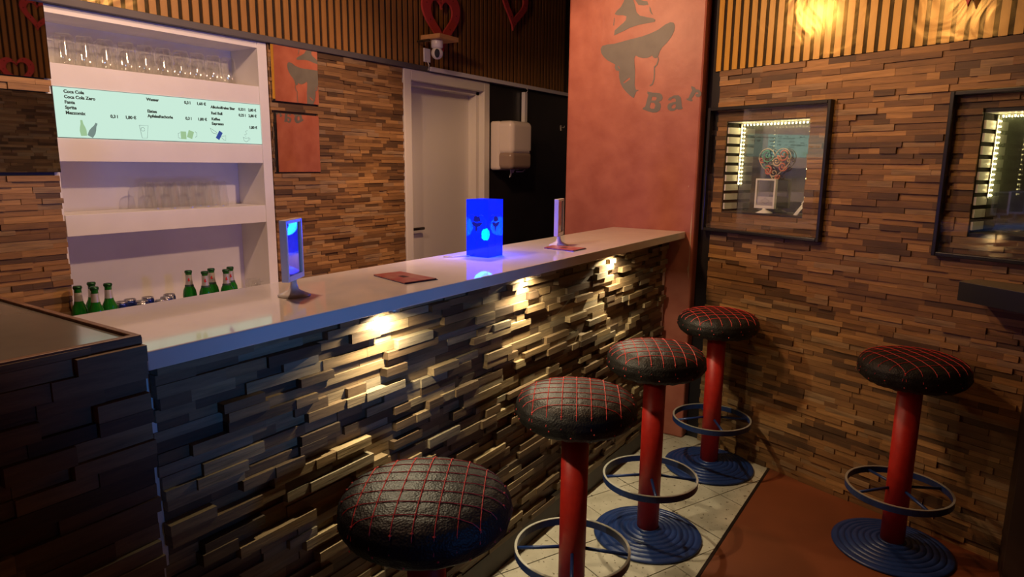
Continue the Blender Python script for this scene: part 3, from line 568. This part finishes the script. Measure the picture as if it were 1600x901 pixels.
m_flyd = mat('flyer_dark_print', (0.05, 0.02, 0.03), 0.4)
def leaflet(label, pts, z=BT):
    t = thing('leaflet_stack', label, 'leaflet', (sum(p[0] for p in pts) / 4, sum(p[1] for p in pts) / 4, z), 0)
    cx, cy = t.location.x, t.location.y; q = [(p[0] - cx, p[1] - cy) for p in pts]
    prism('paper', [q], lambda a, b, s: (a, b, s), 0.005, m_fly, t); prism('printed_motif', [[(a * .18, b * .18) for a, b in q]], lambda a, b, s: (a, b, .0051 + s), 0.0003, m_flyd, t)
    prism('under_sheet', [[(a * 1.02, b * 1.02 - .003) for a, b in q]], lambda a, b, s: (a, b, s), 0.002, m_canblue, t)
leaflet('red printed leaflet stack lying on the bar left of the blue lamp', [(1.547, 1.560), (1.647, 1.537), (1.614, 1.352), (1.493, 1.376)])
leaflet('red printed leaflet stack lying before the holder near the pillar', [(2.518, 1.497), (2.630, 1.508), (2.613, 1.342), (2.500, 1.344)])

# ---------------------------------------------------------------- things on the back wall
def heart(name, label, loc, rz, w=0.36, tilt=0.0, ring=0.68, group='red wooden hearts on the slats'):
    t = thing(name, label, 'heart ornament', loc, rz, group); n = 48; outer, inner = [], []
    for i in range(n):
        a = 2 * PI * i / n; x = 16 * math.sin(a) ** 3 / 32 * w; z = (13 * math.cos(a) - 5 * math.cos(2 * a) - 2 * math.cos(3 * a) - math.cos(4 * a)) / 32 * w
        outer.append((x, z * 1.06)); inner.append((x * ring, z * 1.06 * ring + 0.004))
    c, s = math.cos(tilt), math.sin(tilt); rt = lambda p: (p[0] * c - p[1] * s, p[0] * s + p[1] * c)
    prism('heart_frame', [[rt(p) for p in outer], [rt(p) for p in inner][::-1]], lambda a, b, q: (a, -q, b), 0.014, m_heart, t)
    for i in range(1, n, 4):
        p = rt(((outer[i][0] + inner[i][0]) / 2, (outer[i][1] + inner[i][1]) / 2))
        lathe('bulb_hole', [(0, 0), (0.0045, 0), (0.0035, .0012), (0, .0012)], m_heartdot, t, (p[0], -0.0140, p[1]), 8, rot=(PI / 2, 0, 0))
    return t
heart('heart_ornament', 'red wooden heart outline on the dark slats above the small camera', (3.60, 2.958, 2.522), 0, 0.385, 0.06, 0.58)
heart('heart_ornament', 'red wooden heart outline on the slats, cut off at the top edge', (4.46, 2.958, 2.77), 0, 0.36, -0.10, 0.66)
hr = heart('heart_ornament', 'red wooden heart on the golden slats of the right wall', (0, 0, 0), RWA, 0.42, 0.0, 0.5)
hr.location = RW0 + Vector((-0.349, -0.937, 0)) * 1.01 + Vector((-.937, .349, 0)) * 0.045 + Vector((0, 0, 2.435))
heart('heart_ornament', 'red wooden heart seen in the upper left mirror', (2.86, -0.90, 2.83), PI, 0.27, 0.08, 0.62)
heart('heart_ornament', 'red wooden heart at the lower edge of the upper left mirror', (2.66, -0.90, 2.325), PI, 0.27, -0.1, 0.62)

cb = thing('camera_shelf', 'small pine shelf board on the slats above the door', 'shelf', (3.374, YB - 0.028, 2.342)); box('board', (0, 0.19, -0.19, -0.036, 0, 0.027), m_board, cb, 0.002); box('bracket', (0.003, 0.020, -0.10, 0, -0.012, 0.0), m_steel, cb, 0.002)
sc = thing('security_camera', 'small white ball security camera hanging under the pine shelf', 'camera', (3.437, 2.855, 2.3415))
lathe('camera_base', [(0, 0), (0.036, 0), (0.038, -0.006), (0.037, -0.042), (0.030, -0.05), (0, -0.05)], m_plastic, sc, n=24)
hb = lathe('camera_head', [(0, -.04)] + [(0.038 * math.sin(a), -0.078 + 0.038 * math.cos(a)) for a in [PI * i / 12 for i in range(1, 12)]] + [(0, -.116)], m_plastic, sc, n=24)
dv = (CAM - Vector((3.437, 2.855, 2.264))).normalized(); qv = Vector((0, 0, 1)).rotation_difference(dv)
ov = [(0.0165 * math.cos(a), 0.027 * math.sin(a)) for a in [2 * PI * i / 20 for i in range(20)]]
fc = prism('lens_window', [ov], lambda a, b, t: (a, b, t), 0.003, m_blackframe, sc, (0, 0, 0)); 
zz = dv; xx = Vector((0, 0, 1)).cross(zz).normalized(); yy = zz.cross(xx); mm = Matrix((xx, yy, zz)).transposed().to_4x4(); mm.translation = Vector((0, 0, -.078)) + dv * 0.0355; fc.matrix_local = mm
dp = thing('towel_dispenser', 'cream rounded paper towel dispenser on the black wall by the door', 'dispenser', (4.21, YB - 0.004, 1.535))
def rbox(name, x0, x1, y0, y1, z0, z1, mt, bev, parent, seg=5):
    bm = bmesh.new(); r = bmesh.ops.create_cube(bm, size=1.0)['verts']
    for v in r: v.co = Vector((x0 + (v.co.x + .5) * (x1 - x0), y0 + (v.co.y + .5) * (y1 - y0), z0 + (v.co.z + .5) * (z1 - z0)))
    bmesh.ops.bevel(bm, geom=bm.edges[:], offset=bev, segments=seg, affect='EDGES', profile=0.5); return from_bm(name, bm, mt, parent, smooth=False)
rbox('back_shell', 0.0, 0.30, -0.09, 0.0, 0.0, 0.36, m_disp, 0.02, dp); rbox('front_cover', 0.004, 0.296, -0.20, -0.05, 0.115, 0.362, m_disp, 0.04, dp); rbox('smoked_window', 0.006, 0.294, -0.198, -0.05, 0.006, 0.140, m_dispw, 0.036, dp)
box('lock_badge', (0.25, 0.262, -0.202, -0.198, 0.135, 0.147), m_steel, dp)
tube('pull_loop', [(0.24, -.10, .012), (0.31, -.10, .022), (0.345, -.10, .03), (0.35, -.10, .01), (0.31, -.10, -.012), (0.22, -.10, -.012)], 0.005, m_disp, dp)
prism('paper_towel', [[(0.10, 0.0), (0.16, 0.0), (0.15, -.025), (0.135, -.02), (0.125, -.05), (0.108, -.06), (0.112, -.03)]], lambda a, b, t: (a, -.12 - t - .2 * b, b + .004), 0.004, m_white, dp)
hk = thing('coat_hook', 'small metal coat hook on the black wall beside the pillar', 'hook', (5.29, YB - 0.004, 1.875)); box('hook_plate', (-.012, .012, -.004, 0, 0, .045), m_ringedge, hk, 0.001); tube('hook_arm', [(0, -.004, .03), (0, -.03, .022), (0, -.035, .04)], 0.004, m_ringedge, hk)

# ---------------------------------------------------------------- framed display niches in the right wall
def display(nb, fr, label, nled, leds_top):
    x0, x1, z0, z1 = nb; fx0, fx1, fz0, fz1 = fr
    t = thing('display_niche', label, 'display case', RW0, RWA); D = 0.118; b = 0.017; y0, y1 = -0.045, -0.012
    for q in ((fx0, fx0 + b, y0, y1, fz0, fz1), (fx1 - b, fx1, y0, y1, fz0, fz1), (fx0 + b, fx1 - b, y0, y1, fz0, fz0 + b), (fx0 + b, fx1 - b, y0, y1, fz1 - b, fz1)): box('frame_bar', q, m_blackframe, t, 0.003)
    box('glass_pane', (fx0 + b, fx1 - b, -0.034, -0.032, fz0 + b, fz1 - b), m_pane, t)
    box('back_glass', (x0, x1, D, D + .006, z0, z1), m_darkglass, t)
    box('reveal_board', (x0 - .004, x0 + .002, .002, D, z0, z1), m_felt, t); box('reveal_board', (x1 - .002, x1 + .004, .002, D, z0, z1), m_felt, t); box('reveal_board', (x0, x1, .002, D, z0 - .004, z0 + .002), m_darkwood, t); box('reveal_board', (x0, x1, .002, D, z1 - .002, z1 + .004), m_white, t)
    z = z0 + 0.012; me = None
    while z < z1 - .03:
        if me is None: o = box('reveal_slat', (x0 + .002, x0 + .011, .004, D - .004, -.0, .033), m_white, t); me = o.data
        else: o = link('reveal_slat', me, None, t)
        o.location = (0, 0, z); z += 0.05
    st = box('led_strip', (x0 + .013, x0 + .016, D - .016, D - .006, z0 + .14, z1 - .006), m_white, t); me = None
    zs = [z1 - .03 - i * (z1 - z0 - .18) / (nled - 1) for i in range(nled)]
    for z in zs:
        if me is None: o = box('led_chip', (0, .004, -.003, .003, -.003, .003), m_led, t, 0.001); me = o.data
        else: o = link('led_chip', me, None, t)
        o.location = (x0 + .017, D - .011, z)
    st = box('led_strip', (x0 + .02, x1 - .006, D - .02, D - .010, z1 - .007, z1 - .004), m_white, t)
    for i in range(leds_top):
        o = link('led_chip', me, None, t); o.location = (x0 + .03 + i * (x1 - x0 - .05) / (leds_top - 1), D - .015, z1 - .012)
    for i in range(9):
        o = link('led_chip', me, None, t); o.location = (x1 - .008, 0.012, z1 - .06 - i * .045)
    return t
display(N1, (-0.20, 0.490, 1.230, 1.889), 'black-framed lit display niche between the red pillar and the other niche', 15, 22)
display(N2, (0.983, 1.69, 1.224, 1.884), 'black-framed lit display niche at the right edge above the dark table', 15, 22)
def rwp(s, y, z): return RW0 + Vector((-0.349, -0.937, 0)) * s + Vector((.937, -.349, 0)) * y + Vector((0, 0, z))
h3 = holder('white empty menu holder standing inside the lit display niche', rwp(0.125, 0.055, 1.342), RWA, 0.118, 0.165, 0.026, True); h3.scale = (1, 1, .93)
# swirl heart standing in the niche
sh = thing('swirl_heart', 'flat colourful swirl-patterned heart ornament inside the display niche', 'heart ornament', rwp(0.135, 0.095, 1.605), RWA)
m_s1 = mat('salmon_print', (0.55, 0.16, 0.10), 0.5); m_s2 = mat('teal_print', (0.10, 0.36, 0.24), 0.5); m_s3 = mat('cream_print', (0.55, 0.42, 0.28), 0.5)
hpts = [(0.092 * math.sin(a) ** 3, .086 * (13 * math.cos(a) - 5 * math.cos(2 * a) - 2 * math.cos(3 * a) - math.cos(4 * a)) / 15) for a in [2 * PI * i / 40 for i in range(40)]]
tube('heart_outline', [(a, 0, b) for a, b in hpts], 0.0025, m_s3, sh, 5, True)
def spiral(cx, cz, r, turns, a0, mt, w=0.004, sgn=1):
    n = int(14 * turns); tube('swirl', [(cx + r * (i / n) * math.cos(a0 + sgn * 2 * PI * turns * i / n), 0, cz + r * (i / n) * math.sin(a0 + sgn * 2 * PI * turns * i / n)) for i in range(1, n + 1)], w, mt, sh, 5)
for c in ((-.045, .035, .038, 1.8, 1, m_s2), (.048, .038, .034, 1.8, 2, m_s1, .005, -1), (.012, .004, .030, 2.2, 0, m_s3), (.048, -.022, .026, 1.8, 1, m_s1), (-.052, -.010, .024, 1.6, 2, m_s2, .003), (-.035, -.045, .026, 1.7, 4, m_s1, .005), (.0, -.055, .024, 1.6, 0, m_s3, .003, -1), (-.075, .01, .016, 1.4, 3, m_s1), (.075, .01, .014, 1.4, 1, m_s3, .003), (.02, -.075, .016, 1.3, 5, m_s1)): spiral(*c)
wc = thing('folded_card', 'small white folded card leaning in the niche corner', 'card', rwp(0.335, 0.06, 1.342), RWA)
prism('card_leaf', [[(-.05, 0), (-.03, 0), (.012, .055), (-.004, .06)]], lambda a, b, t: (a, t, b), 0.006, m_plastic, wc); prism('card_fold', [[(-.012, .06), (.022, .105), (.024, .06), (.012, .055)]], lambda a, b, t: (a, t + .002, b), 0.006, m_plastic, wc)

# ---------------------------------------------------------------- bar stools
SEATP = [(0.0, 0.728), (0.13, 0.730), (0.172, 0.735), (0.193, 0.752), (0.203, 0.778), (0.200, 0.803), (0.186, 0.824), (0.160, 0.838), (0.115, 0.847), (0.06, 0.851), (0.0, 0.852)]
def seat_z(r):
    up = [(a, b) for a, b in SEATP[4:]][::-1]
    for (r0, z0), (r1, z1) in zip(up, up[1:]):
        if r0 <= r <= r1: return z0 + (z1 - z0) * (r - r0) / (r1 - r0)
    return 0.778
def quilt(x, y): return 0.0025 * (abs(math.sin(PI * x / 0.046)) * abs(math.sin(PI * y / 0.046))) ** 0.5
def stool():
    t = thing('bar_stool', '', 'bar stool')
    # seat: fine lathe with puffed quilting and gathered skirt
    up = SEATP; prof = []
    for (a, b) in zip(up, up[1:]):
        for i in range(4): q = i / 4; prof.append((a[0] + (b[0] - a[0]) * q, a[1] + (b[1] - a[1]) * q))
    prof.append(up[-1]); n = 72; v, f = lathe_data([(max(r, 1e-4), z) for r, z in prof], n)
    w = []
    for x, y, z in v:
        r = math.hypot(x, y); a = math.atan2(y, x)
        if z > 0.79: z += quilt(x, y)
        g = 0 if z > .80 else 0.0045 * math.sin(a * 23) * math.sin(a * 7 + 1) * min(1, (0.80 - z) / 0.03)
        k = 1 + g / max(r, .05); w.append((x * k, y * k, z + (g if z < .76 else 0)))
    s = py('seat_cushion', w, f, m_leather, t, None, None, True)
    vv, ff = [], []
    for fam in (0, 1):
        for k in range(-3, 4):
            c = k * 0.046
            if abs(c) > 0.192: continue
            lim = math.sqrt(0.2025 ** 2 - c * c); pts = []
            for i in range(33):
                q = -lim + 2 * lim * i / 32; r = math.hypot(q, c); z = seat_z(min(r, .2029)) + 0.0024; p = (q, c) if fam == 0 else (c, q)
                pts.append((p[0], p[1], z))
            tube_data(pts, 0.0012, 4, False, vv, ff)
    st = py('stitching', vv, ff, m_stitch, s); vv, ff = [], []
    for i in range(-4, 5):
        for j in range(-4, 5):
            x, y = i * .046, j * .046; r = math.hypot(x, y)
            if r > .2: continue
            z = seat_z(r) + .0028; b = len(vv); d = .0042
            vv += [(x + d, y, z), (x, y + d, z), (x - d, y, z), (x, y - d, z), (x, y, z + .0028), (x, y, z - .003)]; ff += [(b, b + 1, b + 4), (b + 1, b + 2, b + 4), (b + 2, b + 3, b + 4), (b + 3, b, b + 4)]
    for k in range(18):
        a = 2 * PI * k / 18 + .1; r, z = .2035, .772 - .012 * (k % 2); x, y = r * math.cos(a), r * math.sin(a); b = len(vv); d = .0032
        vv += [(x, y, z + d), (x - d * math.sin(a), y + d * math.cos(a), z), (x, y, z - d), (x + d * math.sin(a), y - d * math.cos(a), z), (x * 1.012, y * 1.012, z)]; ff += [(b, b + 1, b + 4), (b + 1, b + 2, b + 4), (b + 2, b + 3, b + 4), (b + 3, b, b + 4)]
    py('stitch_knots', vv, ff, m_stitch, s)
    lathe('column', [(0.046, 0.036), (0.046, 0.74)], m_stoolred, t, n=32)
    bp = [(0.0, 0.0), (0.226, 0.0), (0.231, 0.004), (0.229, 0.010)]
    for i in range(7): r = 0.223 - i * 0.0247; z = 0.012 + i * 0.0042; bp += [(r, z), (r - .010, z + .0030), (r - .019, z + .0036), (r - .0215, z - .0012), (r - .0235, z + .002)]
    bp += [(0.05, 0.042), (0.0, 0.042)]
    lathe('base_disc', bp, m_stoolblue, t, n=56)
    RZ = 0.265; rg = lathe('foot_ring', [(0.192, RZ - .014), (0.200, RZ - .014), (0.200, RZ + .012), (0.192, RZ + .012), (0.192, RZ - .014)], m_stoolblue, t, n=64, closed=False, smooth=False)
    lathe('ring_edge', [(0.1915, RZ + .0118), (0.2005, RZ + .0118), (0.2003, RZ + .0142), (0.1918, RZ + .0142), (0.1915, RZ + .0118)], m_ringedge, rg, n=64, closed=False, smooth=False)
    for k in range(4):
        a = k * PI / 2; c, s_ = math.cos(a), math.sin(a); tube('ring_spoke', [(0.04 * c, 0.04 * s_, RZ + .012), (0.194 * c, 0.194 * s_, RZ - .004)], 0.0062, m_stoolblue, t, 8)
    return t
SP = [((3.400, 0.972), -54, 'bar stool with dark quilted seat in the corner by the red pillar'), ((2.573, 0.980), -60, 'middle bar stool of the three standing fully in view along the bar'), ((1.895, 0.990), -62, 'bar stool with quilted seat whose base is cut off by the bottom edge'), ((1.105, 0.965), -58, 'nearest bar stool, only its quilted seat and column top in view'), ((3.062, 0.085), -50, 'lone bar stool on the red-brown floor by the right wall')]
s0 = stool()
for i, ((x, y), a, lab) in enumerate(SP):
    o = s0 if i == 0 else copy_tree(s0); o.location = (x, y, 0.0015 if i != 4 else 0.0005); o.rotation_euler = (0, 0, math.radians(a)); tag(o, lab, 'bar stool', 'red and blue bar stools')

# ---------------------------------------------------------------- high table at the right
tb = thing('high_table', 'black high table with thick top at the right edge of the view', 'table', (3.12, -0.031, 0))
d_ = Vector((-.349, -.937)); df = Vector((-.624, -.782)); Bp = Vector((0.112, -0.061)); Aq = Vector((0, 0))
poly = [(0, 0), (Bp.x, Bp.y), (Bp.x + d_.x * .9, Bp.y + d_.y * .9), (df.x * .75, df.y * .75)]
m_ttop_lit = mat('table_top_lit_tone', (0.14, 0.11, 0.07), 0.35)  # lightness of a top catching light is put into this colour
prism('table_slab', [poly], lambda a, b, t: (a, b, 1.075 + t), 0.073, m_blackframe, tb); prism('table_surface', [[(a * .99, b * .99) for a, b in poly]], lambda a, b, t: (a, b, 1.148 + t), 0.002, m_ttop_lit, tb)
lp = [(.05, -.255), (-.09, -.262), (-.2, -.62), (-.10, -.64)]
prism('table_pedestal', [lp], lambda a, b, t: (a, b, t), 1.08, m_darkwood, tb)
